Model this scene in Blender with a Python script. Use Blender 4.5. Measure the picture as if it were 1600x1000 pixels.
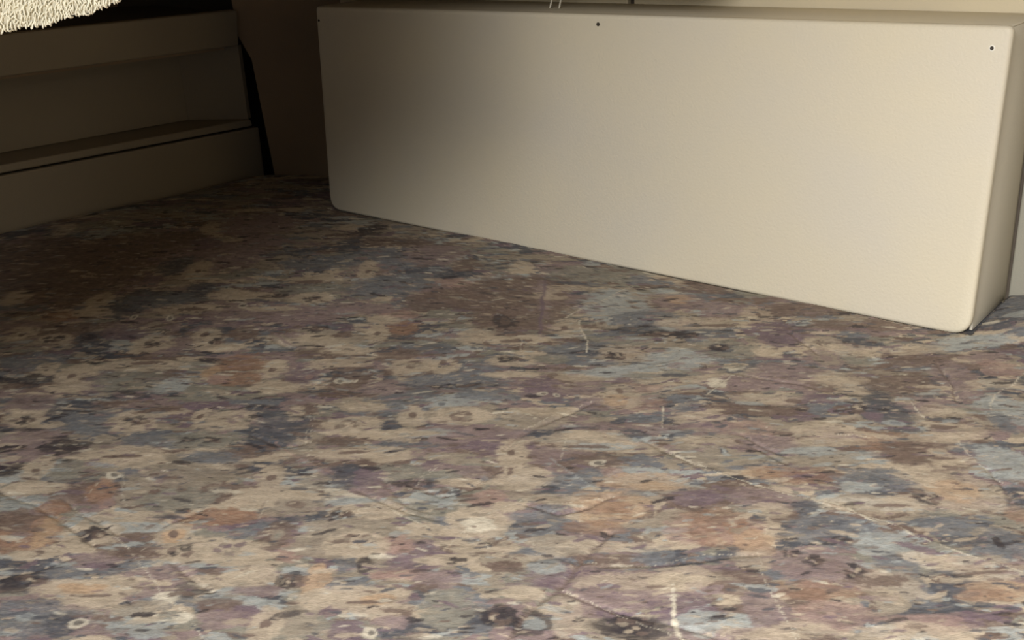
import bpy, bmesh, math, random
import numpy as np
from mathutils import Vector, Matrix

random.seed(4)
C = bpy.context.scene
COL = C.collection
for o in list(bpy.data.objects):
    bpy.data.objects.remove(o)

# ------------------------------------------------------------------ camera, light, exposure
H = 0.62                                   # eye height above the mattress top (z = 0)
PITCH, ROLL = math.radians(20.5), math.radians(1.1)
cam = bpy.data.cameras.new('camera'); cam.sensor_width = 36; cam.lens = 1870 / 1600 * 36
cam.clip_start = 0.02
co = bpy.data.objects.new('camera', cam); COL.objects.link(co)
fw = Vector((0, math.cos(PITCH), -math.sin(PITCH)))
r0, u0 = Vector((1, 0, 0)), Vector((0, math.sin(PITCH), math.cos(PITCH)))
rt = r0 * math.cos(ROLL) - u0 * math.sin(ROLL)
up = u0 * math.cos(ROLL) + r0 * math.sin(ROLL)
M4 = Matrix((rt, up, -fw)).transposed().to_4x4(); M4.translation = (0, 0, H)
co.matrix_world = M4
C.camera = co

w = bpy.data.worlds.new('world'); C.world = w; w.use_nodes = True
w.node_tree.nodes['Background'].inputs[0].default_value = (0.75, 0.86, 1.0, 1)
w.node_tree.nodes['Background'].inputs[1].default_value = 0.085

def area(name, loc, target, size, sy, power, col, spread):
    l = bpy.data.lights.new(name, 'AREA'); l.shape = 'RECTANGLE'; l.size = size; l.size_y = sy
    l.energy = power; l.color = col; l.spread = math.radians(spread)
    o = bpy.data.objects.new(name, l); COL.objects.link(o); o.location = loc
    o.rotation_euler = (Vector(target) - Vector(loc)).to_track_quat('-Z', 'Y').to_euler()
    return o
# daylight coming down the companionway behind the camera
area('companionway_daylight', (-0.50, -0.99, 1.147), (0.777, 0.053, -0.67), 0.85, 0.45, 80, (1.0, 0.983, 0.957), 112)

C.view_settings.view_transform = 'Standard'; C.view_settings.look = 'None'
C.view_settings.gamma = 1; C.view_settings.use_curve_mapping = False
C.view_settings.exposure = 0.0

# ------------------------------------------------------------------ helpers
def tag(o, label=None, cat=None, group=None, kind=None):
    if label: o['label'] = label
    if cat: o['category'] = cat
    if group: o['group'] = group
    if kind: o['kind'] = kind
    return o

def empty(name, loc, label, cat):
    o = bpy.data.objects.new(name, None); COL.objects.link(o); o.location = loc
    o.empty_display_size = 0.05
    return tag(o, label, cat)

def obj(name, bm, mat, parent=None, smooth=True):
    me = bpy.data.meshes.new(name)
    bmesh.ops.recalc_face_normals(bm, faces=bm.faces)
    bm.to_mesh(me); bm.free()
    if smooth:
        for p in me.polygons: p.use_smooth = True
    me.materials.append(mat)
    o = bpy.data.objects.new(name, me); COL.objects.link(o)
    if parent:
        o.parent = parent
        o.matrix_parent_inverse = Matrix.Translation(parent.location).inverted()
    return o

def prism(outline, frame, d0, d1, bevel=0.0, seg=3):
    """outline in (s, z); frame = (origin, s axis, depth axis); extruded from depth d0 to d1"""
    O, S, D = frame
    bm = bmesh.new()
    f = [bm.verts.new(O + S * s + D * d0 + Vector((0, 0, z))) for s, z in outline]
    b = [bm.verts.new(O + S * s + D * d1 + Vector((0, 0, z))) for s, z in outline]
    bm.faces.new(f); bm.faces.new(b[::-1])
    k = len(f)
    for i in range(k):
        j = (i + 1) % k
        bm.faces.new((f[i], f[j], b[j], b[i]))
    bmesh.ops.recalc_face_normals(bm, faces=bm.faces)
    if bevel:
        es = [e for e in bm.edges if len(e.link_faces) == 2 and e.calc_face_angle() > 0.6]
        bmesh.ops.bevel(bm, geom=es, offset=bevel, segments=seg, profile=0.5, affect='EDGES', clamp_overlap=True)
    return bm

def rrect(s0, s1, zl0, zl1, zr0, zr1, r=(0.02, 0.02, 0.012, 0.012), n=5):
    """rounded quad: bottom-left, bottom-right, top-right, top-left"""
    P = [(s0, zl0), (s1, zr0), (s1, zr1), (s0, zl1)]
    out = []
    for i in range(4):
        p, a, b = Vector(P[i]), Vector(P[i - 1]), Vector(P[(i + 1) % 4])
        ra = r[i]; da = (a - p).normalized() * ra; db = (b - p).normalized() * ra
        for k in range(n + 1):
            t = k / n
            q = (p + da) * (1 - t) ** 2 + p * 2 * t * (1 - t) + (p + db) * t ** 2
            out.append((q.x, q.y))
    return out

def tube(points, r, sides=8):
    bm = bmesh.new(); rings = []
    P = [Vector(p) for p in points]
    for i, p in enumerate(P):
        t = (P[min(i + 1, len(P) - 1)] - P[max(i - 1, 0)]).normalized()
        a = t.cross(Vector((0.3, 0.9, 0.2))).normalized(); b = t.cross(a)
        rings.append([bm.verts.new(p + (a * math.cos(2 * math.pi * k / sides) + b * math.sin(2 * math.pi * k / sides)) * r) for k in range(sides)])
    for A_, B_ in zip(rings, rings[1:]):
        for k in range(sides):
            bm.faces.new((A_[k], A_[(k + 1) % sides], B_[(k + 1) % sides], B_[k]))
    bm.faces.new(rings[0][::-1]); bm.faces.new(rings[-1])
    return bm

# ------------------------------------------------------------------ materials
def material(name, base, rough=0.6, mottled=0.0, scale=6.0, other=None, bump=0.0, bscale=400.0, stretch=(1, 1, 1), spec=0.3):
    m = bpy.data.materials.new(name); m.use_nodes = True
    nt = m.node_tree; N = nt.nodes; L = nt.links
    bs = N['Principled BSDF']; bs.inputs['Roughness'].default_value = rough
    bs.inputs['Specular IOR Level'].default_value = spec
    tc = N.new('ShaderNodeTexCoord'); mp = N.new('ShaderNodeMapping'); mp.inputs['Scale'].default_value = stretch
    L.new(tc.outputs['Object'], mp.inputs[0])
    no = N.new('ShaderNodeTexNoise'); no.inputs['Scale'].default_value = scale; no.inputs['Detail'].default_value = 6
    L.new(mp.outputs[0], no.inputs['Vector'])
    rp = N.new('ShaderNodeValToRGB'); rp.color_ramp.elements[0].position = 0.3; rp.color_ramp.elements[1].position = 0.7
    o2 = other or tuple(c * (1 - mottled) for c in base)
    rp.color_ramp.elements[0].color = (*o2, 1); rp.color_ramp.elements[1].color = (*base, 1)
    L.new(no.outputs['Fac'], rp.inputs[0]); L.new(rp.outputs[0], bs.inputs['Base Color'])
    if bump:
        n2 = N.new('ShaderNodeTexNoise'); n2.inputs['Scale'].default_value = bscale; n2.inputs['Detail'].default_value = 3
        L.new(mp.outputs[0], n2.inputs['Vector'])
        bp = N.new('ShaderNodeBump'); bp.inputs['Strength'].default_value = bump; bp.inputs['Distance'].default_value = 0.002
        L.new(n2.outputs['Fac'], bp.inputs['Height']); L.new(bp.outputs[0], bs.inputs['Normal'])
    return m

M_VINYL = material('cream_vinyl', (0.63, 0.565, 0.425), 0.55, other=(0.595, 0.545, 0.445), scale=5, bump=0.25, bscale=260)
M_VSIDE = material('cream_vinyl_side', (0.60, 0.55, 0.45), 0.6, other=(0.55, 0.505, 0.415), scale=5, bump=0.2, bscale=260)
M_WALL = material('wall_vinyl', (0.60, 0.52, 0.36), 0.6, other=(0.53, 0.46, 0.33), scale=4, bump=0.15)
M_WALL_SHADED = material('shaded_wall_vinyl', (0.29, 0.275, 0.22), 0.6, other=(0.26, 0.245, 0.20), scale=4, bump=0.15)  # darker copy of the wall vinyl, shade put into its colour
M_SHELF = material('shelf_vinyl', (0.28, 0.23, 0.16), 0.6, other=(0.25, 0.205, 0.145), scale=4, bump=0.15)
M_DARK = material('brown_lining', (0.34, 0.24, 0.15), 0.8, other=(0.29, 0.205, 0.13), scale=5, bump=0.2)
M_BLACK = material('shade_black', (0.07, 0.055, 0.04), 0.9, mottled=0.3)  # near-black that stands in for shade on shelf top and gap sheet
M_TOWEL = material('terry', (0.76, 0.72, 0.58), 0.9, other=(0.70, 0.66, 0.52), scale=40)
M_HOLE = material('dark_metal', (0.05, 0.04, 0.03), 0.5, mottled=0.2)
M_RING = material('pale_cap', (0.80, 0.76, 0.66), 0.4, mottled=0.1)
M_CORD = material('cord', (0.75, 0.70, 0.58), 0.7, mottled=0.2, scale=200)
M_GAP = material('joint_filler', (0.10, 0.08, 0.06), 0.8, mottled=0.2)
M_BOARD = material('bed_board', (0.35, 0.26, 0.16), 0.7, mottled=0.3, scale=8, stretch=(1, 8, 1))

# ------------------------------------------------------------------ numpy noise
_rng = np.random.RandomState(11)
_LAT = _rng.rand(40, 256, 256).astype(np.float32)
def vn(x, y, s):
    xi = np.floor(x).astype(np.int64); yi = np.floor(y).astype(np.int64)
    fx = (x - xi); fy = (y - yi)
    fx = fx * fx * (3 - 2 * fx); fy = fy * fy * (3 - 2 * fy)
    L = _LAT[s % 40]
    a = L[yi & 255, xi & 255]; b = L[yi & 255, (xi + 1) & 255]
    c = L[(yi + 1) & 255, xi & 255]; d = L[(yi + 1) & 255, (xi + 1) & 255]
    return (a * (1 - fx) + b * fx) * (1 - fy) + (c * (1 - fx) + d * fx) * fy
def fbm(x, y, s, octv=4, gain=0.5):
    t = 0; a = 1; n = 0
    for k in range(octv):
        t = t + a * vn(x * 2 ** k + 17.3 * k, y * 2 ** k + 9.1 * k, s + k); n += a; a *= gain
    return t / n
def sstep(a, b, x):
    t = np.clip((x - a) / (b - a), 0, 1); return t * t * (3 - 2 * t)

# ------------------------------------------------------------------ main lines of the place
PA = Vector((-0.360, 2.3206, 0)); PU = Vector((0.79747, -0.60336, 0)); PN = Vector((0.60336, 0.79747, 0))   # box: left front foot, along, depth
BL, BD = 1.254, 0.185
SO = Vector((-0.9738, 2.2071, 0)); SS = Vector((0.69973, 0.7144, 0)); SW = Vector((-0.7144, 0.69973, 0))      # side shelf: foot at frame edge, along, depth
BOX = (PA, PU, PN); SHELF = (SO, SS, SW)
FL = -0.14
YB = 2.63                                  # far bulkhead

def struct(name, bm, mat, label, cat, parent=None, smooth=False):
    o = obj(name, bm, mat, parent, smooth)
    if not parent: tag(o, label, cat, kind='structure')
    return o
def slab(x0, x1, y0, y1, z0, z1):
    return prism([(x0, z0), (x1, z0), (x1, z1), (x0, z1)], (Vector((0, 0, 0)), Vector((1, 0, 0)), Vector((0, 1, 0))), y0, y1)

struct('floor', slab(-2.2, 2.0, -0.6, 3.1, FL - 0.03, FL), M_BOARD, 'wooden berth board under the patterned mattress', 'floor')
struct('ceiling', slab(-2.2, 2.0, 0.35, 3.1, 1.16, 1.2), M_WALL, 'pale cabin ceiling above the berth', 'ceiling')
wf = struct('wall_far', prism([(-0.515, FL), (0.3, FL), (0.3, 1.16), (-0.66, 1.16), (-0.577, 0.30), (-0.553, 0.25), (-0.526, 0.0)], (Vector((0, 0, 0)), Vector((1, 0, 0)), Vector((0, 1, 0))), YB, YB + 0.03), M_DARK, 'dark brown lined bulkhead in the corner between shelf and box', 'wall')
struct('backing', slab(-1.3, 0.3, YB + 0.16, YB + 0.18, FL, 1.16), M_BLACK, '', '', wf)  # dark sheet added behind the bulkhead gap to keep it in shade
struct('wall_right', slab(1.6, 1.63, -0.6, 1.25, FL, 1.16), M_WALL, 'pale wall on the right of the cabin', 'wall')
tagw = bpy.data.objects.new('wall_back', None); COL.objects.link(tagw); tagw.location = PA + PN * BD
tag(tagw, 'pale panelled wall behind and above the long cream box', 'wall', kind='structure')
D0 = BD + 0.002
struct('backing', prism([(-0.12, FL), (1.95, FL), (1.95, 1.16), (-0.12, 1.16)], BOX, D0 + 0.014, D0 + 0.03), M_GAP, '', '', tagw)
struct('wall_panel', prism([(-0.12, FL), (0.573, FL), (0.573, 1.16), (-0.12, 1.16)], BOX, D0, D0 + 0.014, 0.003), M_WALL, '', '', tagw)
struct('wall_panel', prism([(0.585, FL), (1.250, FL), (1.250, 1.16), (0.585, 1.16)], BOX, D0, D0 + 0.014, 0.003), M_WALL, '', '', tagw)
struct('wall_panel', prism([(1.256, FL), (1.95, FL), (1.95, 1.16), (1.256, 1.16)], BOX, D0, D0 + 0.014, 0.003), M_WALL_SHADED, '', '', tagw)
struct('wall_left', prism([(-2.2, FL), (0.86, FL), (0.86, 1.16), (-2.2, 1.16)], SHELF, 0.34, 0.37), M_DARK, 'dark brown hull lining behind the side shelf', 'wall')

struct('shade_block_1', prism([(-0.10, 0.490), (0.86, 0.490), (0.86, 1.158), (-0.10, 1.158)], BOX, -0.16, BD, 0.004, 2), M_WALL, 'added unseen block above the left part of the cream box, shading its top', 'light blocker')  # added out of view to shade the box top and the wall

# ------------------------------------------------------------------ the long cream box
box = empty('panelled_box', PA + PU * BL / 2 + PN * BD / 2 - Vector((0, 0, 0.004)), 'long cream vinyl covered box with screwed front panel standing on the patterned mattress', 'box')
ztop = lambda s: 0.391 + (0.4225 - 0.391) * s / BL
front = prism([(s_ + (0.002 + 0.007 * z_ / 0.42) * s_ / BL, z_) for s_, z_ in rrect(0, BL, -0.004, ztop(0), -0.004, ztop(BL) + 0.002, (0.03, 0.03, 0.010, 0.008))], BOX, 0.0, 0.018, 0.007, 3)
obj('front_panel', front, M_VINYL, box)
i0, i1 = 0.004, BL - 0.005
obj('body', prism([(i0, 0.0), (i1 - 0.002, 0.0), (i1 - 0.002, ztop(i1) - 0.004), (i0, ztop(0) - 0.004)], BOX, 0.0185, BD - 0.004), M_GAP, box, False)
obj('top_panel', prism([(0.0, ztop(0) - 0.0039), (BL - 0.001, ztop(BL) - 0.0039), (BL - 0.001, ztop(BL) - 0.0005), (0.0, ztop(0) - 0.0005)], BOX, 0.021, BD - 0.001, 0.0012, 2), M_VINYL, box)
sp = prism([(0, -0.002), (0.0045, -0.002), (0.0045, ztop(BL) - 0.004), (0, ztop(BL) - 0.004)], (PA + PU * (i1 - 0.001), PU, PN), 0.0250, BD - 0.002, 0.0008, 2)
obj('side_panel', sp, M_VSIDE, box)
def screw(s, z, r, ring):
    bm = bmesh.new()
    O = PA + PU * s + Vector((0, 0, z))
    prof = [(0.0, -0.0004), (r * 0.5, -0.0006), (r, -0.001), (r, 0.002)]
    n = 14; rings = []
    for q, d in prof[1:]:
        rings.append([bm.verts.new(O + PU * q * math.cos(2 * math.pi * k / n) + Vector((0, 0, q * math.sin(2 * math.pi * k / n))) + PN * d) for k in range(n)])
    c = bm.verts.new(O + PN * prof[0][1])
    for k in range(n):
        bm.faces.new((c, rings[0][k], rings[0][(k + 1) % n]))
        for a, b in zip(rings, rings[1:]): bm.faces.new((a[k], b[k], b[(k + 1) % n], a[(k + 1) % n]))
    sc = obj('screw', bm, M_HOLE, box)
    if ring:
        bm = bmesh.new(); R = r * 1.9
        for k in range(n): pass
        a = [[bm.verts.new(O + PU * q * math.cos(2 * math.pi * k / n) + Vector((0, 0, q * math.sin(2 * math.pi * k / n))) + PN * d) for k in range(n)] for q, d in ((r, -0.0002), (r * 1.4, -0.0009), (R, 0.0006))]
        for i in range(2):
            for k in range(n): bm.faces.new((a[i][k], a[i + 1][k], a[i + 1][(k + 1) % n], a[i][(k + 1) % n]))
        cw = obj('washer', bm, M_RING, box)
screw(0.0085, 0.365, 0.0022, False)
screw(0.634, 0.3924, 0.0030, False)
screw(1.240, 0.3955, 0.0024, True)

# ------------------------------------------------------------------ cords over the box
def cord(x0, x1, z0, z1, d, label):
    a = PA + PU * x0; pts = []
    for k in range(14):
        t = k / 13
        pts.append(PA + PU * (x0 + (x1 - x0) * t + 0.002 * math.sin(t * 5)) + PN * d + Vector((0, 0, z0 + (z1 - z0) * t)))
    o = obj('cord', tube(pts, 0.0015), M_CORD); tag(o, label, 'cord', 'cords hanging behind the box')
cord(0.4840, 0.5000, 0.401, 0.4895, 0.08, 'left of two thin pale cords hanging above the box top')
cord(0.5030, 0.5160, 0.4015, 0.4895, 0.08, 'right of two thin pale cords hanging above the box top')

# ------------------------------------------------------------------ side shelf on the left
sh = empty('side_shelf', SO + SS * 0.1 + SW * 0.15 + Vector((0, 0, FL)), 'long beige built-in side shelf with open cubby along the left edge of the mattress', 'shelf')
S0 = -1.5
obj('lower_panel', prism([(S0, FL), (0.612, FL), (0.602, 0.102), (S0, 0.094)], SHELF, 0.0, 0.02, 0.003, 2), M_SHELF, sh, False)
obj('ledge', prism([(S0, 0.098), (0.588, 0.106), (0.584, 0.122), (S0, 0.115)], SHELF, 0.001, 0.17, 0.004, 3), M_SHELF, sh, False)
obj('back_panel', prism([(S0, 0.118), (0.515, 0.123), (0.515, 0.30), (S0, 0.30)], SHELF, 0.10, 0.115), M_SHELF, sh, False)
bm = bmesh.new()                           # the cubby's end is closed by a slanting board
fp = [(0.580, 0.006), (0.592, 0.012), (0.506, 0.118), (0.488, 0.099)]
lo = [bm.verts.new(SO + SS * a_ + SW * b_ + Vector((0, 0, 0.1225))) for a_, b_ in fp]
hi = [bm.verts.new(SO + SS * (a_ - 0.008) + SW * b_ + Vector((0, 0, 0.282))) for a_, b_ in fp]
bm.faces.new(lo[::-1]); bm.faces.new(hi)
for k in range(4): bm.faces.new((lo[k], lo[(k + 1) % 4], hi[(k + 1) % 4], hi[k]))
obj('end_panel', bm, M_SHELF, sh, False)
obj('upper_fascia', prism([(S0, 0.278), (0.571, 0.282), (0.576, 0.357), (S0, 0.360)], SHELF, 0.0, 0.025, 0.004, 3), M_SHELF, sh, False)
obj('shelf_top', prism([(S0, 0.345), (0.55, 0.345), (0.55, 0.352), (S0, 0.352)], SHELF, 0.025, 0.335), M_BLACK, sh, False)  # the shade above the shelf is put into this colour
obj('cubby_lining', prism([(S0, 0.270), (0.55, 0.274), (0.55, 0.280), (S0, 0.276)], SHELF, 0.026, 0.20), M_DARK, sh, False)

# ------------------------------------------------------------------ towel over a rail near the camera
ZR = 1.00                                  # rail height, raised so the towel shades the box's left end
TY = 0.90
TX0, TX1 = -0.78, -0.272
rail = empty('towel_rail', (-0.5, TY, ZR), 'thin ceiling hung rail carrying the cream towel at upper left', 'rail')
obj('bar', tube([(-0.86, TY, ZR), (-0.5, TY, ZR), (-0.24, TY, ZR)], 0.009, 12), M_RING, rail)
for x in (-0.84, -0.26):
    obj('post', tube([(x, TY, ZR + 0.004), (x, TY, 1.08), (x, TY, 1.159)], 0.006, 10), M_RING, rail)
HEM = [(-0.78, 0.30), (-0.52, 0.345), (-0.42, 0.495), (-0.3719, 0.5170), (-0.3622, 0.5191), (-0.3429, 0.5224), (-0.3335, 0.5223), (-0.3236, 0.5262), (-0.3114, 0.5292), (-0.2994, 0.5317), (-0.2887, 0.5347), (-0.2798, 0.5381), (-0.2673, 0.5451)]  # unseen left end hangs low, shaped to shade the far left
def hem(x):                                # the lower edge rises towards its right end
    return float(np.interp(x, [q[0] for q in HEM], [q[1] for q in HEM])) + 0.0008 * math.sin(x * 171)
towel = empty('towel', (-0.5, TY, 0.53), 'fluffy cream towel with looped pile hanging in from the upper left corner', 'towel')
def fold(x, z):                            # soft waves of the hanging cloth
    return (0.008 * math.sin(x * 19 + 1) + 0.003 * math.sin(x * 47 + z * 9)) * max(0, ZR - z) / 0.45
bm = bmesh.new(); g = []
RO, RI = 0.0145, 0.0105
def outline(x, r, zoff):
    h = hem(x) + zoff; h2 = hem(x) + 0.02 + zoff; q = []
    for k in range(7): q.append((-r, h + (ZR - h) * k / 7))
    for k in range(9):
        a = math.pi * (1 - k / 8); q.append((r * math.cos(a), ZR + r * math.sin(a)))
    for k in range(7): q.append((r, ZR + (h2 - ZR) * (k + 1) / 7))
    return q
nx = 100
for i in range(nx + 1):
    x = TX0 + (TX1 - TX0) * i / nx
    ring = outline(x, RO, 0) + outline(x, RI, 0)[::-1]
    g.append([bm.verts.new((x, TY + y + fold(x, z), z)) for y, z in ring])
nr = len(g[0])
for i in range(nx):
    for j in range(nr):
        bm.faces.new((g[i][j], g[i + 1][j], g[i + 1][(j + 1) % nr], g[i][(j + 1) % nr]))
bm.faces.new(g[0]); bm.faces.new(g[-1][::-1])
obj('cloth', bm, M_TOWEL, towel)
V = []; Fc = []
def loop(p, nrm, tdir, r, hgt, th_=0.00085):
    b = len(V); sd = nrm.cross(tdir).normalized()
    for k in range(5):
        th = math.pi * k / 4
        c = p + tdir * (r * math.cos(th)) + nrm * (hgt * math.sin(th))
        for q in range(3):
            ph = 2 * math.pi / 3 * q
            rad = (nrm * math.sin(th) + tdir * math.cos(th)) * math.cos(ph) + sd * math.sin(ph)
            V.append(c + rad * th_)
    for k in range(4):
        for q in range(3):
            Fc.append((b + k * 3 + q, b + k * 3 + (q + 1) % 3, b + (k + 1) * 3 + (q + 1) % 3, b + (k + 1) * 3 + q))
nz_, nx_ = 34, 125
for i in range(nx_):
    for j in range(nz_):
        x = -0.56 + (TX1 + 0.559) * (i + random.uniform(0, 1)) / nx_
        z = hem(x) + 0.0006 + 0.085 * max(0, j + random.uniform(-.4, .5)) / nz_
        p = Vector((x, TY - RO + 0.0006 + fold(x, z), z))
        nrm = Vector((random.uniform(-.4, .4), -1, random.uniform(-.5, .3) - (0.6 if j < 2 else 0))).normalized()
        a = random.gauss(math.pi / 2, 0.4)
        td = Vector((math.cos(a), 0, math.sin(a))); td = (td - nrm * td.dot(nrm)).normalized()
        loop(p, nrm, td, random.uniform(0.0012, 0.0024), random.uniform(0.0018, 0.0032))
me = bpy.data.meshes.new('pile'); me.from_pydata(V, [], Fc); me.materials.append(M_TOWEL)
for p in me.polygons: p.use_smooth = True
pile = bpy.data.objects.new('pile', me); COL.objects.link(pile); pile['kind'] = 'stuff'
pile.parent = towel; pile.matrix_parent_inverse = Matrix.Translation(towel.location).inverted()

# ------------------------------------------------------------------ mattress
# PRINT-BEGIN
def onz(px, py, z=0.0):
    d = fw + rt * ((px - 800) / 1870) + up * ((500 - py) / 1870)
    t = (z - H) / d.z
    return d.x * t, d.y * t
# --- the printed cloth, painted on a flat sheet (1.25 mm cells) that covers the mattress top
PX0, PY0, CELL = -1.60, 0.44, 0.00125
CW, CH = 2450, 1770
gx, gy = np.meshgrid(PX0 + CELL * np.arange(CW, dtype=np.float32), PY0 + CELL * np.arange(CH, dtype=np.float32))
gy2 = gy + 0.03 * gx                      # the weave runs very slightly askew
RG1 = (fbm(gx * 75, gy2 * 130, 1, 3) - 0.5) * 2.2
RG2 = (fbm(gx * 260, gy2 * 420, 5, 2) - 0.5) * 2.0
STK = (fbm(gx * 40, gy2 * 230, 8, 3) - 0.5) * 2.0
def lin(c):
    c = np.array(c, np.float32) / 255
    return np.where(c <= 0.04045, c / 12.92, ((c + 0.055) / 1.055) ** 2.4).astype(np.float32)
PAL = {k: lin(v) for k, v in dict(
    C=(184, 169, 149), G=(152, 141, 126), M=(138, 121, 119), P=(116, 100, 107), B=(112, 114, 118), L=(160, 163, 160),
    D=(62, 57, 60), R=(147, 117, 98), O=(182, 154, 126), K=(160, 134, 124), N=(114, 98, 90), E=(136, 132, 121),
    W=(208, 199, 180), S=(84, 85, 91)).items()}
# ground: ragged zones of colour streaked along the weave
keys = 'GMBNECPLS'
bias = dict(G=.12, M=.11, B=.06, N=.06, E=.06, C=.02, P=.02, L=0.0, S=.05)
score = np.stack([fbm(gx * 13 + 7 * i, gy2 * 30 + 5 * i, 3 * i + 2, 4, 0.62) + bias[k] * 0.6 + 0.10 * RG1 * (1 if i % 2 else -1) for i, k in enumerate(keys)])
cls = score.argmax(0)
CAN = np.array([PAL[k] for k in keys])[cls]
del score
prng = np.random.RandomState(5)
def window(cx, cy, ex, ey):
    i0 = max(0, int((cy - ey - PY0) / CELL)); i1 = min(CH, int((cy + ey - PY0) / CELL) + 2)
    j0 = max(0, int((cx - ex - PX0) / CELL)); j1 = min(CW, int((cx + ex - PX0) / CELL) + 2)
    return (slice(i0, i1), slice(j0, j1)) if i1 > i0 and j1 > j0 else None
def daub(k, cx, cy, rx, ry, rag=0.55, alpha=0.92, fine=0.3, slant=0.0):
    wd = window(cx, cy, rx * 1.7, ry * 1.7)
    if wd is None: return
    x = gx[wd] - cx; y = gy2[wd] - (cy + 0.03 * cx) - slant * x
    d = np.sqrt((x / rx) ** 2 + (y / ry) ** 2)
    m = np.clip((1.0 - (d + rag * 0.5 * RG1[wd] + fine * 0.5 * RG2[wd])) / 0.16 + 0.5, 0, 1) * (1 + 0.22 * STK[wd])
    m = np.clip(m, 0, 1)
    c = PAL[k] * (1 + 0.10 * (prng.rand() - 0.5)) * (1 + 0.10 * STK[wd][..., None])
    a = (alpha * m)[..., None]
    CAN[wd] = CAN[wd] * (1 - a) + c * a
def size(px, py, rx, ry):
    cx, cy = onz(px, py); ax, _ = onz(px + rx, py); _, y1 = onz(px, py - ry); _, y0 = onz(px, py + ry)
    return cx, cy, abs(ax - cx), abs(y1 - y0) / 2
def pt(k, px, py, rx, ry, **kw):
    daub(k, *size(px, py, rx, ry), **kw)
def many(text, **kw):
    for it in text.split(';'):
        q = it.split()
        if q: pt(q[0], *map(float, q[1:5]), alpha=(0.66 if q[0] in 'CORK' and float(q[1]) > 850 else 0.9), **kw)
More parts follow.
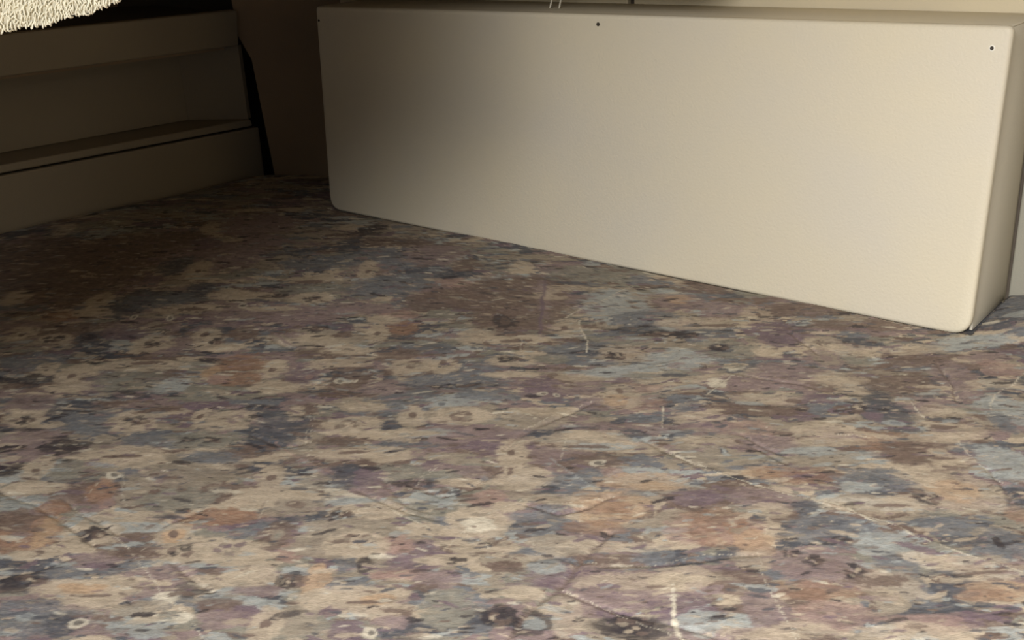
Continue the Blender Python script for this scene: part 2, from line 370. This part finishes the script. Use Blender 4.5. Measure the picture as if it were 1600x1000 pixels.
# large zones of colour; the brown band at the box foot paints shade there
many('''N 100 430 120 40;N 190 395 130 30;N 60 390 80 20;M 330 400 80 25;M 400 350 60 20;P 320 380 25 10;S 275 415 26 15;S 312 455 22 20;S 205 475 36 22;
B 250 470 60 14;R 95 495 34 8;N 110 470 28 15;N 100 515 55 10;M 270 540 55 14;B 45 565 55 15;P 190 520 40 10;M 380 492 60 20;M 460 490 70 14;
D 55 592 34 8;P 150 600 24 20;E 205 592 55 22;L 268 602 28 14;R 375 576 50 24;O 330 580 16 9;K 345 590 20 8;M 45 630 40 14;S 95 652 32 17;B 140 662 48 26;
M 50 690 55 20;B 240 690 60 14;E 320 690 60 14;D 100 700 36 14;D 15 735 24 11;E 102 737 26 20;G 300 735 85 32;M 250 747 14 12;B 330 715 50 10;
N 110 772 44 16;R 155 770 26 18;G 210 770 30 22;L 30 790 45 14;R 80 797 28 12;R 30 832 66 26;N 20 815 40 14;O 72 830 15 22;E 280 780 66 18;R 345 806 66 14;O 300 815 14 7;
N 235 860 26 10;M 150 872 44 13;B 105 893 36 12;D 40 905 34 15;B 55 960 78 32;S 95 970 30 20;L 200 962 28 28;L 235 975 40 20;M 270 890 34 13;D 310 915 32 12;M 350 960 38 20;N 350 940 30 10;
B 500 412 66 10;S 550 385 24 13;D 580 358 22 10;B 640 405 60 16;B 615 445 60 14;M 680 400 50 18;N 620 380 60 9;E 490 452 66 8;E 570 470 40 10;B 600 455 50 12;
R 628 510 26 12;K 622 490 30 9;N 730 415 24 10;K 715 442 34 7;N 690 470 60 20;E 690 490 26 10;M 560 480 60 12;B 660 545 50 9;N 520 550 60 10;M 500 490 50 12;
P 475 582 27 18;N 548 596 40 17;N 620 555 40 12;B 700 598 100 14;B 640 620 60 14;L 720 628 44 12;B 590 640 50 10;S 440 667 46 28;M 600 605 40 12;N 545 686 54 10;N 480 640 24 10;
B 650 695 70 10;L 680 680 50 8;M 720 690 50 12;E 620 742 46 16;S 540 748 33 20;P 578 750 26 16;M 740 740 26 9;G 470 700 30 10;G 490 760 26 20;
R 375 796 22 16;G 450 790 60 16;N 460 788 16 6;N 430 836 27 24;K 455 862 24 16;G 500 840 40 30;E 650 805 34 14;L 540 785 28 9;P 650 868 58 22;K 615 850 30 14;K 625 897 44 9;
O 495 905 20 22;M 400 920 44 10;B 540 880 20 13;D 568 880 12 13;P 540 982 30 18;M 610 965 30 12;E 700 950 44 32;M 690 905 46 14;G 470 960 30 26;
N 830 470 66 42;N 760 460 50 26;N 780 500 44 22;M 850 462 10 30;M 880 420 40 10;E 920 428 60 12;L 965 478 54 26;B 1010 498 54 14;S 1000 515 40 7;B 920 545 66 13;S 930 550 34 6;L 985 580 90 9;
B 740 582 44 14;E 860 560 30 8;P 850 602 30 14;P 845 616 40 10;M 900 605 40 12;K 1010 602 34 14;K 1000 632 40 12;M 930 630 40 10;L 1060 560 60 14;E 1040 590 60 12;B 1075 640 30 7;B 760 620 50 10;
M 1060 470 40 10;O 1062 465 18 7;B 1000 433 16 5;N 1100 450 40 9;D 1070 522 70 6;M 760 682 66 13;P 780 702 62 14;M 870 712 54 11;B 870 757 44 19;S 858 764 14 9;G 830 660 60 14;
M 1000 672 60 11;S 985 680 24 8;N 925 727 60 14;B 925 746 24 13;K 958 742 18 9;G 1095 712 40 22;K 765 778 34 13;P 1085 782 44 16;O 1000 755 66 14;
B 845 812 44 27;O 950 792 62 26;R 930 822 46 12;R 960 790 30 14;K 1080 832 46 22;G 880 850 60 16;B 1020 866 40 11;P 865 895 46 20;L 855 885 30 10;M 955 915 54 16;D 780 960 34 20;D 990 975 66 18;P 1085 958 50 28;L 1100 970 40 20;
M 1125 482 36 13;P 1215 520 46 22;E 1130 545 46 15;B 1108 520 44 9;S 1120 543 18 6;N 1250 484 84 10;N 1340 508 90 9;M 1290 558 28 14;N 1290 602 34 9;N 1400 598 66 27;S 1370 620 24 16;S 1388 646 44 19;
M 1230 582 56 16;M 1150 600 60 12;P 1240 650 36 10;N 1180 640 80 12;K 1170 672 50 15;M 1190 692 60 14;R 1400 697 60 26;N 1450 690 40 14;O 1190 742 34 10;R 1260 746 74 15;G 1290 715 60 14;L 1270 705 40 8;
B 1370 752 60 22;L 1340 766 34 8;S 1450 780 34 9;M 1200 786 66 16;N 1225 812 26 12;S 1258 796 22 13;R 1130 825 60 28;K 1160 835 40 20;B 1300 830 66 28;S 1310 846 38 8;L 1390 852 60 24;O 1185 852 34 20;
M 1290 890 70 28;R 1270 926 90 14;B 1430 920 26 34;K 1300 962 70 22;N 1160 910 40 24;B 1400 880 40 14;M 1200 960 40 40;B 1560 500 70 20;L 1520 536 66 9;M 1540 560 44 10;K 1560 577 30 13;M 1490 585 34 28;N 1430 560 50 14;
L 1572 640 44 27;B 1566 660 20 16;L 1572 722 44 27;N 1420 710 50 20;R 1590 802 18 14;B 1580 852 36 26;S 1500 846 44 11;B 1585 488 60 24;S 1550 514 44 9;L 1590 506 24 5;D 1562 850 7 11;O 1560 922 56 15;R 1540 930 50 10;B 1480 820 50 20;E 1480 800 30 8;K 1450 975 60 16''', rag=0.8)
# pale cream patches: rows of flower heads and long bars
many('''C 105 358 15 11;C 330 356 16 10;C 311 421 18 16;C 320 440 26 4;C 155 470 19 15;C 140 490 30 7;C 25 465 24 12;C 30 520 27 12;C 85 530 30 8;C 235 535 36 13;C 325 523 22 13;C 340 540 40 6;C 370 461 46 9;C 300 482 60 6;
C 75 573 18 6;C 225 571 66 9;C 110 586 20 18;C 103 605 38 9;C 35 656 36 12;C 87 665 13 5;C 205 660 36 16;C 315 650 14 14;C 365 656 40 13;C 345 668 40 8;C 195 710 70 11;C 205 722 54 10;C 60 733 25 20;C 52 765 50 11;C 15 717 18 5;
C 120 830 18 20;C 150 832 46 16;C 195 806 62 8;C 275 833 30 18;C 330 856 80 20;C 130 918 85 18;C 190 910 34 18;C 150 938 60 12;C 390 785 50 10;C 385 900 50 16;
C 545 352 14 6;C 574 425 16 13;C 485 437 52 6;C 490 465 36 8;C 600 465 16 5;C 588 521 19 16;C 600 500 26 7;C 490 534 58 8;C 540 545 44 6;C 740 527 28 13;C 400 462 40 7;C 420 482 44 4;
C 427 574 18 16;C 432 603 42 12;C 530 566 50 9;C 645 571 36 14;C 692 572 26 12;C 570 636 36 8;C 552 664 50 15;C 600 680 50 6;C 465 645 13 11;C 645 655 22 17;C 722 653 46 14;C 640 680 60 5;C 560 708 80 11;C 610 716 40 10;
C 425 742 21 20;C 415 770 54 11;C 470 775 34 7;C 590 800 46 13;C 540 800 30 8;C 555 852 50 20;C 660 830 40 10;C 570 930 80 18;C 590 950 50 12;C 500 932 28 16;C 418 970 28 28;C 700 875 50 9;C 350 905 40 12;
C 815 420 20 10;C 862 460 30 8;C 880 450 40 4;C 810 530 56 7;C 885 511 24 17;C 970 552 38 15;C 800 564 36 9;C 800 586 50 5;C 1090 505 66 10;C 970 621 32 21;C 1060 596 56 9;C 900 590 40 7;C 840 645 56 8;C 1060 612 40 6;
C 805 711 26 23;C 820 748 46 18;C 920 690 70 17;C 990 700 40 9;C 750 815 50 26;C 750 852 70 12;C 800 790 30 9;C 860 780 40 8;C 990 905 100 15;C 1070 902 50 20;C 880 960 34 32;C 820 925 34 12;C 930 850 60 9;C 1010 850 60 8;C 720 755 40 7;
C 1180 490 24 13;C 1285 535 30 11;C 1330 545 34 10;C 1310 590 40 12;C 1330 608 26 14;C 1195 622 56 11;C 1430 545 50 8;C 1290 672 50 12;C 1300 690 60 8;C 1110 690 50 10;C 1090 655 50 8;C 1360 792 80 16;C 1430 786 44 12;C 1205 802 36 12;
C 1180 875 34 14;C 1390 915 54 26;C 1420 985 80 14;C 1490 665 54 24;C 1480 683 66 9;C 1465 640 30 8;C 1500 768 66 34;C 1490 720 40 9;C 1505 880 70 13;C 1440 870 40 8;C 1550 900 60 9;C 1250 985 50 14;C 1550 600 40 7;C 1440 745 40 9;
O 130 915 40 9;O 275 835 20 10;O 960 625 20 10;O 1490 765 40 18;O 590 935 30 8;L 560 785 30 6;L 940 700 50 5;W 265 930 22 11;W 290 962 18 10;W 235 958 20 12;W 750 818 30 12;W 1120 600 16 8''', rag=0.55)
# flecks woven along the cloth
nf = 17000
fx_ = prng.uniform(-1.15, 1.0, nf); fy_ = 0.80 + 1.85 * prng.rand(nf)
for q in range(nf):
    dark = prng.rand() < 0.56
    k = ('DNMPSN'[prng.randint(6)] if dark else 'CGLCWG'[prng.randint(6)])
    i = min(CH - 1, int((fy_[q] - PY0) / CELL)); j = min(CW - 1, max(0, int((fx_[q] + 0 - PX0) / CELL)))
    lum = CAN[i, j].mean()
    if dark and lum > 0.36 and prng.rand() < 0.75: continue       # the cream patches stay mostly clean
    l = 0.0029 * math.exp(prng.randn() * 0.55) ; daub(k, fx_[q], fy_[q], l * 1.5, l * 0.45, 0.8, 0.8, 0.8, slant=0.25 * prng.randn())
# the dyes bleed along the weave
def blur_x(img, n):
    c = np.cumsum(np.pad(img, ((0, 0), (n + 1, n), (0, 0)), mode='edge'), 1)
    return (c[:, 2 * n + 1:] - c[:, :-2 * n - 1]) / (2 * n + 1)
BL_ = blur_x(CAN.astype(np.float64), 7).astype(np.float32)
mix_ = sstep(0.40, 0.62, fbm(gx * 30 + 3, gy2 * 150, 21, 3))[..., None] * 0.35
CAN = CAN * (1 - mix_) + BL_ * mix_
BL_ = blur_x(CAN.astype(np.float64), 22).astype(np.float32)
mix_ = sstep(0.52, 0.68, fbm(gx * 22 + 31, gy2 * 120, 25, 3))[..., None] * 0.35
CAN = CAN * (1 - mix_) + BL_ * mix_
CAN = CAN * (1 + 0.26 * (fbm(gx * 90, gy2 * 420, 28, 3)[..., None] - 0.5) * 2)
hi_ = fbm(gx * 150, gy2 * 380, 33, 3); dk_ = sstep(0.62, 0.72, hi_)[..., None] * 0.36; lt_ = sstep(0.40, 0.31, hi_)[..., None] * 0.2
CAN = CAN * (1 - dk_) + (CAN * 0.35 + PAL['N'] * 0.3) * dk_
CAN = CAN * (1 - lt_) + PAL['C'] * lt_ * 0.95
del hi_, dk_, lt_
del BL_, mix_
def dot(px, py, rx, ry, k='N'): pt(k, px, py, rx, ry, rag=0.5, fine=0.5)
for px, py, s in ((311, 425, .8), (155, 470, .8), (110, 588, 1.1), (427, 574, 1.1), (55, 737, 1.2), (425, 745, 1.3), (803, 711, 1.3), (417, 970, 1.8), (574, 426, .8), (588, 520, .9), (883, 510, 1), (964, 611, 1.1),
                  (323, 522, 1.1), (315, 652, 1.2), (647, 651, 1.1), (275, 832, 1.5), (32, 521, 1), (691, 567, 1.2), (802, 740, 1), (1182, 490, .8), (1337, 537, .8), (1155, 690, 1)):
    dot(px, py, 5.5 * s, 3.6 * s)
for px, py, l in ((230, 566, 30), (187, 717, 32), (140, 926, 36), (552, 707, 28), (575, 938, 42), (920, 700, 32), (485, 440, 24), (540, 573, 30), (1025, 914, 22), (1395, 792, 28), (1540, 896, 42), (1475, 716, 22), (1475, 668, 28), (810, 532, 28), (1240, 625, 14), (300, 484, 26), (880, 459, 13), (1120, 508, 30)):
    dot(px, py, l, 2.6)
# dark many-lobed flower motifs lying in the cream
def motif(px, py, rx, ry, k='D', hole='C'):
    cx, cy, wx, wy = size(px, py, rx, ry)
    for q in range(9):                     # ragged petals thrown unevenly round a loose oval
        a = q * 0.7 + 0.5 * prng.randn(); r = 0.35 + 0.45 * prng.rand()
        f = 0.20 + 0.24 * prng.rand()
        daub(k if q % 4 else ('N' if k == 'D' else 'G'), cx + wx * r * math.cos(a), cy + wy * r * math.sin(a), wx * f * 1.2, wy * f * 1.1, 1.1, 0.72, 1.1, slant=0.3 * prng.randn())
    for q in range(3):
        daub(hole if q else 'G', cx + wx * 1.1 * (prng.rand() - .5), cy + wy * 1.1 * (prng.rand() - .5), wx * 0.16, wy * 0.2, 0.9, 0.7, 0.9)
for a in ((82, 530, 17, 5), (235, 534, 15, 6), (340, 533, 12, 5), (35, 657, 19, 7), (215, 658, 22, 8), (285, 859, 22, 10), (487, 466, 15, 4), (430, 460, 20, 4), (800, 562, 20, 6), (960, 556, 20, 6), (150, 830, 24, 12), (40, 905, 26, 10), (455, 905, 24, 12), (150, 563, 22, 6), (490, 514, 26, 5), (1450, 780, 26, 8), (1335, 895, 22, 14), (1275, 880, 16, 9), (1240, 868, 14, 8), (990, 972, 40, 14), (780, 962, 24, 14), (585, 945, 10, 3), (1060, 524, 40, 6), (260, 518, 14, 3), (320, 560, 16, 3), (20, 700, 26, 6), (310, 690, 34, 5), (520, 808, 22, 8), (650, 690, 24, 4), (700, 605, 40, 5), (1310, 846, 30, 6), (1120, 542, 22, 5), (1330, 640, 30, 8)):
    motif(*a)
for a in ((372, 657, 22, 8, 'M'), (360, 853, 23, 11, 'P'), (644, 568, 16, 7, 'N'), (548, 664, 22, 9, 'N'), (724, 652, 20, 7, 'N'), (555, 845, 34, 9, 'N'), (785, 845, 20, 9, 'N'), (1005, 834, 24, 10, 'N'), (1150, 826, 22, 11, 'R'), (1282, 535, 12, 5, 'N'), (1515, 657, 16, 7, 'M'), (1400, 640, 20, 6, 'S'), (1020, 803, 16, 6, 'N'), (880, 600, 22, 6, 'N'), (690, 572, 10, 4, 'S'), (1230, 655, 24, 6, 'P'), (700, 855, 18, 7, 'N')):
    motif(*a)
def eye(px, py, rx, ry, k='W', c='D'):
    pt(k, px, py, rx, ry, rag=0.9, alpha=0.72); pt(c, px + rx * .1, py, rx * .5, ry * .5, rag=0.8, alpha=0.7)
for a in ((533, 592, 9, 4.5), (845, 617, 9, 3), (866, 618, 5, 2.5), (935, 727, 12, 5), (120, 970, 14, 9), (575, 985, 12, 8), (135, 527, 20, 9, 'S', 'D'), (485, 585, 6, 4, 'K', 'M'), (765, 515, 12, 6, 'G', 'D'), (1465, 705, 18, 6, 'C', 'G'), (790, 500, 20, 12, 'D', 'N'), (830, 972, 30, 22, 'D', 'L'), (1290, 558, 22, 11, 'G', 'M'), (430, 836, 12, 8, 'G', 'E'), (380, 477, 8, 4), (265, 497, 6, 4), (207, 497, 6, 4), (690, 635, 10, 4, 'L', 'S'), (35, 960, 16, 9, 'L', 'B'), (175, 745, 12, 5), (165, 787, 16, 8, 'K', 'M'), (1370, 652, 15, 8, 'P', 'P'), (1400, 662, 16, 4, 'L', 'B')):
    eye(*a)
nf = 10000                                  # a last sprinkling of crisp dark and pale flecks
fx_ = prng.uniform(-1.15, 1.0, nf); fy_ = 0.80 + 1.85 * prng.rand(nf)
for q in range(nf):
    i = min(CH - 1, int((fy_[q] - PY0) / CELL)); j = min(CW - 1, max(0, int((fx_[q] - PX0) / CELL)))
    dark = prng.rand() < (0.68 if CAN[i, j].mean() < 0.33 else 0.30)
    l = 0.0026 * math.exp(prng.randn() * 0.55)
    daub('DDNPS'[prng.randint(5)] if dark else 'GCCLW'[prng.randint(5)], fx_[q], fy_[q], l * 1.5, l * 0.48, 0.9, 0.85 if dark else 0.6, 0.9, slant=0.25 * prng.randn())
# pulled threads and worn lines with their creases; brown lines paint crease shade
LINES = [  # kind, width px, points in the picture
 ('w', 4, (1040, 705, 1110, 735, 1180, 765, 1270, 785, 1365, 812, 1440, 842, 1530, 872, 1640, 912)), ('w', 7, (1270, 785, 1320, 795, 1368, 814)),
 ('w', 3, (690, 862, 720, 832, 762, 800, 828, 781)), ('d', 5, (925, 630, 862, 657, 820, 682, 785, 708)), ('w', 2, (920, 627, 858, 652, 815, 678)),
 ('w', 7, (772, 650, 800, 645, 838, 656)), ('w', 4, (540, 806, 600, 792, 632, 810, 668, 828)), ('w', 3, (700, 820, 760, 845, 770, 862)),
 ('d', 5, (1468, 570, 1485, 600, 1502, 632)), ('w', 2, (1474, 575, 1504, 628)), ('w', 3, (1500, 692, 1545, 738, 1562, 752)), ('d', 6, (1545, 735, 1565, 760, 1580, 786)), ('d', 4, (1578, 785, 1640, 790)),
 ('w', 3, (1610, 570, 1565, 610, 1546, 642)), ('w', 4, (1106, 622, 1140, 587, 1180, 592)), ('d', 3, (1100, 622, 1135, 585)), ('d', 3, (1140, 583, 1250, 600, 1310, 618)),
 ('d', 4, (-20, 760, 55, 788, 110, 826, 150, 850)), ('w', 3, (100, 786, 150, 815, 200, 852, 250, 903, 292, 962, 330, 1005)), ('d', 3, (95, 780, 140, 805, 185, 838)),
 ('w', 2, (222, 858, 268, 822, 330, 796, 402, 776)), ('d', 4, (228, 846, 262, 818, 318, 791)), ('d', 4, (0, 905, 60, 890, 120, 865)),
 ('d', 9, (950, 835, 905, 878, 862, 926, 822, 962, 786, 1010)), ('d', 4, (832, 873, 868, 868, 905, 876)), ('d', 4, (938, 886, 1000, 881, 1100, 876, 1190, 868)), ('w', 2, (915, 878, 1010, 876, 1180, 866)),
 ('d', 4, (880, 926, 950, 950, 1050, 976, 1140, 1004)), ('w', 3, (876, 921, 930, 938, 1040, 982, 1070, 1000)), ('w', 3, (1190, 872, 1203, 930, 1226, 972, 1250, 1010)), ('w', 2, (1180, 850, 1200, 840, 1190, 865)), ('w', 3, (1212, 950, 1238, 980, 1262, 1010)),
 ('w', 9, (1052, 912, 1056, 950, 1066, 1005)), ('k', 4, (432, 690, 470, 716, 500, 736, 525, 748)), ('w', 2, (493, 650, 488, 690, 474, 722)), ('w', 2, (487, 648, 480, 690)), ('d', 4, (395, 682, 450, 697, 478, 690)),
 ('d', 6, (828, 792, 870, 802, 918, 792, 962, 775)), ('w', 3, (850, 790, 910, 785, 958, 772)), ('p', 7, (853, 440, 847, 485, 845, 522)), ('w', 3, (990, 446, 930, 474, 880, 496)), ('w', 4, (905, 500, 914, 530, 918, 552)), ('w', 3, (815, 530, 822, 560)),
 ('d', 3, (396, 815, 416, 780)), ('w', 2, (402, 812, 420, 780)), ('w', 4, (1425, 628, 1446, 652)), ('d', 5, (1236, 522, 1258, 538, 1276, 552)), ('w', 2, (632, 778, 668, 742, 702, 720)), ('w', 2, (640, 768, 690, 730)), ('l', 4, (862, 718, 900, 742, 932, 772)),
 ('m', 6, (398, 508, 436, 526, 470, 546)), ('d', 4, (420, 528, 462, 544)), ('w', 3, (1030, 705, 1062, 715, 1090, 728)), ('w', 4, (1036, 640, 1032, 672)), ('w', 3, (885, 690, 880, 720)), ('w', 3, (190, 745, 200, 790)), ('w', 2, (130, 780, 150, 755)), ('w', 2, (1100, 735, 1130, 760)), ('d', 3, (1160, 682, 1230, 715)), ('d', 3, (1175, 700, 1235, 728)), ('w', 3, (1312, 680, 1370, 682)), ('k', 3, (1030, 778, 1080, 815, 1120, 850)),
 ('d', 5, (640, 760, 690, 775, 740, 760, 790, 735)), ('d', 3, (600, 755, 640, 790, 672, 800)), ('d', 4, (560, 770, 640, 800, 690, 815)), ('k', 3, (500, 590, 540, 610, 575, 640)), ('d', 3, (490, 600, 520, 588)), ('d', 4, (270, 880, 300, 900, 330, 920)),
 ('d', 3, (1000, 690, 1070, 720, 1085, 730)), ('w', 2, (600, 690, 640, 680))]
KEY = dict(w='W', d='N', k='K', p='P', l='L', m='M')
CREASES = []
for kind, wpx, q in LINES:
    P2 = [onz(q[i], q[i + 1]) for i in range(0, len(q), 2)]
    wm = wpx * math.hypot(P2[0][1], H) / 1870
    dense = []
    for (xa, ya), (xb, yb) in zip(P2, P2[1:]):
        n = max(2, int(math.hypot(xb - xa, yb - ya) / 0.0025))
        for i in range(n): dense.append((xa + (xb - xa) * i / n, ya + (yb - ya) * i / n))
    D_ = np.array(dense); k = np.arange(len(D_))
    D_[:, 0] += 0.0028 * np.sin(k * 0.13 + wpx) * np.sin(k * 0.043); D_[:, 1] += 0.0028 * np.sin(k * 0.11 + 2)
    CREASES.append((kind, wm, D_))
    for i, (x, y) in enumerate(D_):
        if kind == 'w' and prng.rand() < 0.12: continue
        f = 0.55 + 0.9 * prng.rand()
        daub(KEY[kind], x, y, wm * 0.36 * f, wm * 0.42 * f, 0.5, {'w': 0.75, 'd': 0.35}.get(kind, 0.55), 0.6)

ys = [0.45]
while ys[-1] < YB - 0.002:
    y = ys[-1]; ys.append(min(YB - 0.001, y + (0.02 if y < 0.80 else min(0.0045, 1.4 * (y * y + H * H) / (1870 * H)))))
ys = np.array(ys); NY = len(ys)
xin = np.arange(-0.74, 0.741, 0.0016)
def shelf_x(y): return SO.x + SS.x * (y - SO.y) / SS.y
def back_x(y):                             # wall behind the box
    p = PA + PN * (BD - 0.004)
    return p.x + PU.x * (y - p.y) / PU.y
NL, NR = 110, 50
X = np.zeros((NY, NL + len(xin) + NR)); Y = np.repeat(ys[:, None], X.shape[1], 1)
for i, y in enumerate(ys):
    xl = max(-1.55, shelf_x(y) + 0.0015); xr = min(1.40, back_x(y))
    a0, a1 = max(xl + 0.03, -0.74), min(xr - 0.02, 0.74)
    X[i, :NL] = np.linspace(xl, a0, NL + 1)[:-1]
    X[i, NL:NL + len(xin)] = np.linspace(a0, a1, len(xin))
    X[i, NL + len(xin):] = np.linspace(a1, xr, NR + 1)[1:]
# relief: padding, creases, rounded rim
Z = 0.010 * (fbm(X * 4, Y * 4, 3, 2) - 0.5) + 0.0035 * (fbm(X * 18, Y * 26, 9, 3) - 0.5)
CR = np.zeros((CH, CW), np.float32)
for kind, wm, D_ in CREASES:
    for (x, y) in D_[::2]:
        s = max(0.0035, wm * 0.75)
        wd = window(x, y, s * 3, s * 3)
        if wd is None: continue
        g_ = np.exp(-((gx[wd] - x) ** 2 + (gy[wd] - y) ** 2) / (s * s))
        if kind == 'd': CR[wd] = np.minimum(CR[wd], -g_ * min(0.0028, 0.35 * wm + 0.0006))
        else: CR[wd] = np.where(CR[wd] >= 0, np.maximum(CR[wd], g_ * min(0.0012, 0.18 * wm)), CR[wd])
def sample(img, x, y):
    u = np.clip((x - PX0) / CELL, 0, CW - 1.01); v = np.clip((y - PY0) / CELL, 0, CH - 1.01)
    j = u.astype(int); i = v.astype(int); fu = u - j; fv = v - i
    if img.ndim == 3: fu = fu[..., None]; fv = fv[..., None]
    return (img[i, j] * (1 - fu) + img[i, j + 1] * fu) * (1 - fv) + (img[i + 1, j] * (1 - fu) + img[i + 1, j + 1] * fu) * fv
Z += sample(CR, X, Y)
edge = np.minimum(X - shelf_x(Y), 1.0)
Z -= 0.016 * np.exp(-np.clip(edge, 0, None) / 0.012)
Z -= 0.015 * np.exp(-np.abs(YB - Y) / 0.012)
cd = (X - PA.x) * PN.x + (Y - PA.y) * PN.y; cs = (X - PA.x) * PU.x + (Y - PA.y) * PU.y
inbox = (cd > -0.003) & (cs < BL + 0.006) & (cs > -0.004)
Z += 0.014 * np.exp(-((cs - BL - 0.07) / 0.05) ** 2) * sstep(-0.02, 0.06, cd)
Z = np.where(inbox, np.minimum(Z, -0.006), Z)
wx_ = 0.010 * (fbm(X * 9, Y * 9, 14, 3) - 0.5) + 0.004 * (fbm(X * 60, Y * 90, 17, 2) - 0.5)
wy_ = 0.016 * (fbm(X * 8, Y * 8, 19, 3) - 0.5) + 0.003 * (fbm(X * 50, Y * 90, 23, 2) - 0.5)
COLOR = np.clip(sample(CAN, X + wx_, Y + wy_), 0.005, 0.95)
# PRINT-END

n0, n1 = X.shape
co_ = np.stack([X, Y, Z], -1).reshape(-1, 3)
idx = np.arange(n0 * n1).reshape(n0, n1)
quads = np.stack([idx[:-1, :-1], idx[:-1, 1:], idx[1:, 1:], idx[1:, :-1]], -1).reshape(-1, 4)
# skirt and underside
rim = np.concatenate([idx[0, :], idx[1:, -1], idx[-1, -2::-1], idx[-2:0:-1, 0]])
low = co_[rim].copy(); low[:, 2] = FL + 0.001
nv = len(co_); rl = np.arange(len(rim)) + nv
sk = np.stack([np.roll(rim, -1), rim, rl, np.roll(rl, -1)], -1)
co_ = np.concatenate([co_, low]); quads = np.concatenate([quads, sk])
me = bpy.data.meshes.new('mattress')
me.vertices.add(len(co_)); me.vertices.foreach_set('co', co_.astype(np.float32).ravel())
me.loops.add(len(quads) * 4); me.loops.foreach_set('vertex_index', quads.astype(np.int32).ravel())
me.polygons.add(len(quads)); me.polygons.foreach_set('loop_start', np.arange(0, len(quads) * 4, 4, dtype=np.int32))
me.polygons.foreach_set('use_smooth', np.ones(len(quads), dtype=bool))
me.update(calc_edges=True)
ca = me.color_attributes.new('print', 'FLOAT_COLOR', 'POINT')
cc = np.ones((len(co_), 4), np.float32); cc[:nv, :3] = COLOR.reshape(-1, 3); cc[nv:, :3] = cc[rim, :3]
ca.data.foreach_set('color', cc.ravel())
M_PRINT = bpy.data.materials.new('printed_fabric'); M_PRINT.use_nodes = True
nt = M_PRINT.node_tree; N = nt.nodes; L = nt.links
bs = N['Principled BSDF']; bs.inputs['Roughness'].default_value = 0.75; bs.inputs['Specular IOR Level'].default_value = 0.25
at = N.new('ShaderNodeAttribute'); at.attribute_name = 'print'
tc = N.new('ShaderNodeTexCoord'); mp = N.new('ShaderNodeMapping'); mp.inputs['Scale'].default_value = (260, 700, 400)
L.new(tc.outputs['Object'], mp.inputs[0])
n1_ = N.new('ShaderNodeTexNoise'); n1_.inputs['Scale'].default_value = 1.0; n1_.inputs['Detail'].default_value = 3
L.new(mp.outputs[0], n1_.inputs['Vector'])
mr = N.new('ShaderNodeMapRange'); mr.inputs['From Min'].default_value = 0.25; mr.inputs['From Max'].default_value = 0.75
mr.inputs['To Min'].default_value = 0.86; mr.inputs['To Max'].default_value = 1.14
L.new(n1_.outputs['Fac'], mr.inputs['Value'])
mx = N.new('ShaderNodeVectorMath'); mx.operation = 'SCALE'
L.new(at.outputs['Color'], mx.inputs[0]); L.new(mr.outputs[0], mx.inputs['Scale']); L.new(mx.outputs[0], bs.inputs['Base Color'])
bp = N.new('ShaderNodeBump'); bp.inputs['Strength'].default_value = 0.35; bp.inputs['Distance'].default_value = 0.0012
L.new(n1_.outputs['Fac'], bp.inputs['Height']); L.new(bp.outputs[0], bs.inputs['Normal'])
me.materials.append(M_PRINT)
mat_o = bpy.data.objects.new('mattress', me); COL.objects.link(mat_o)
tag(mat_o, 'mattress with streaky abstract blue mauve rust and cream printed cover', 'mattress')
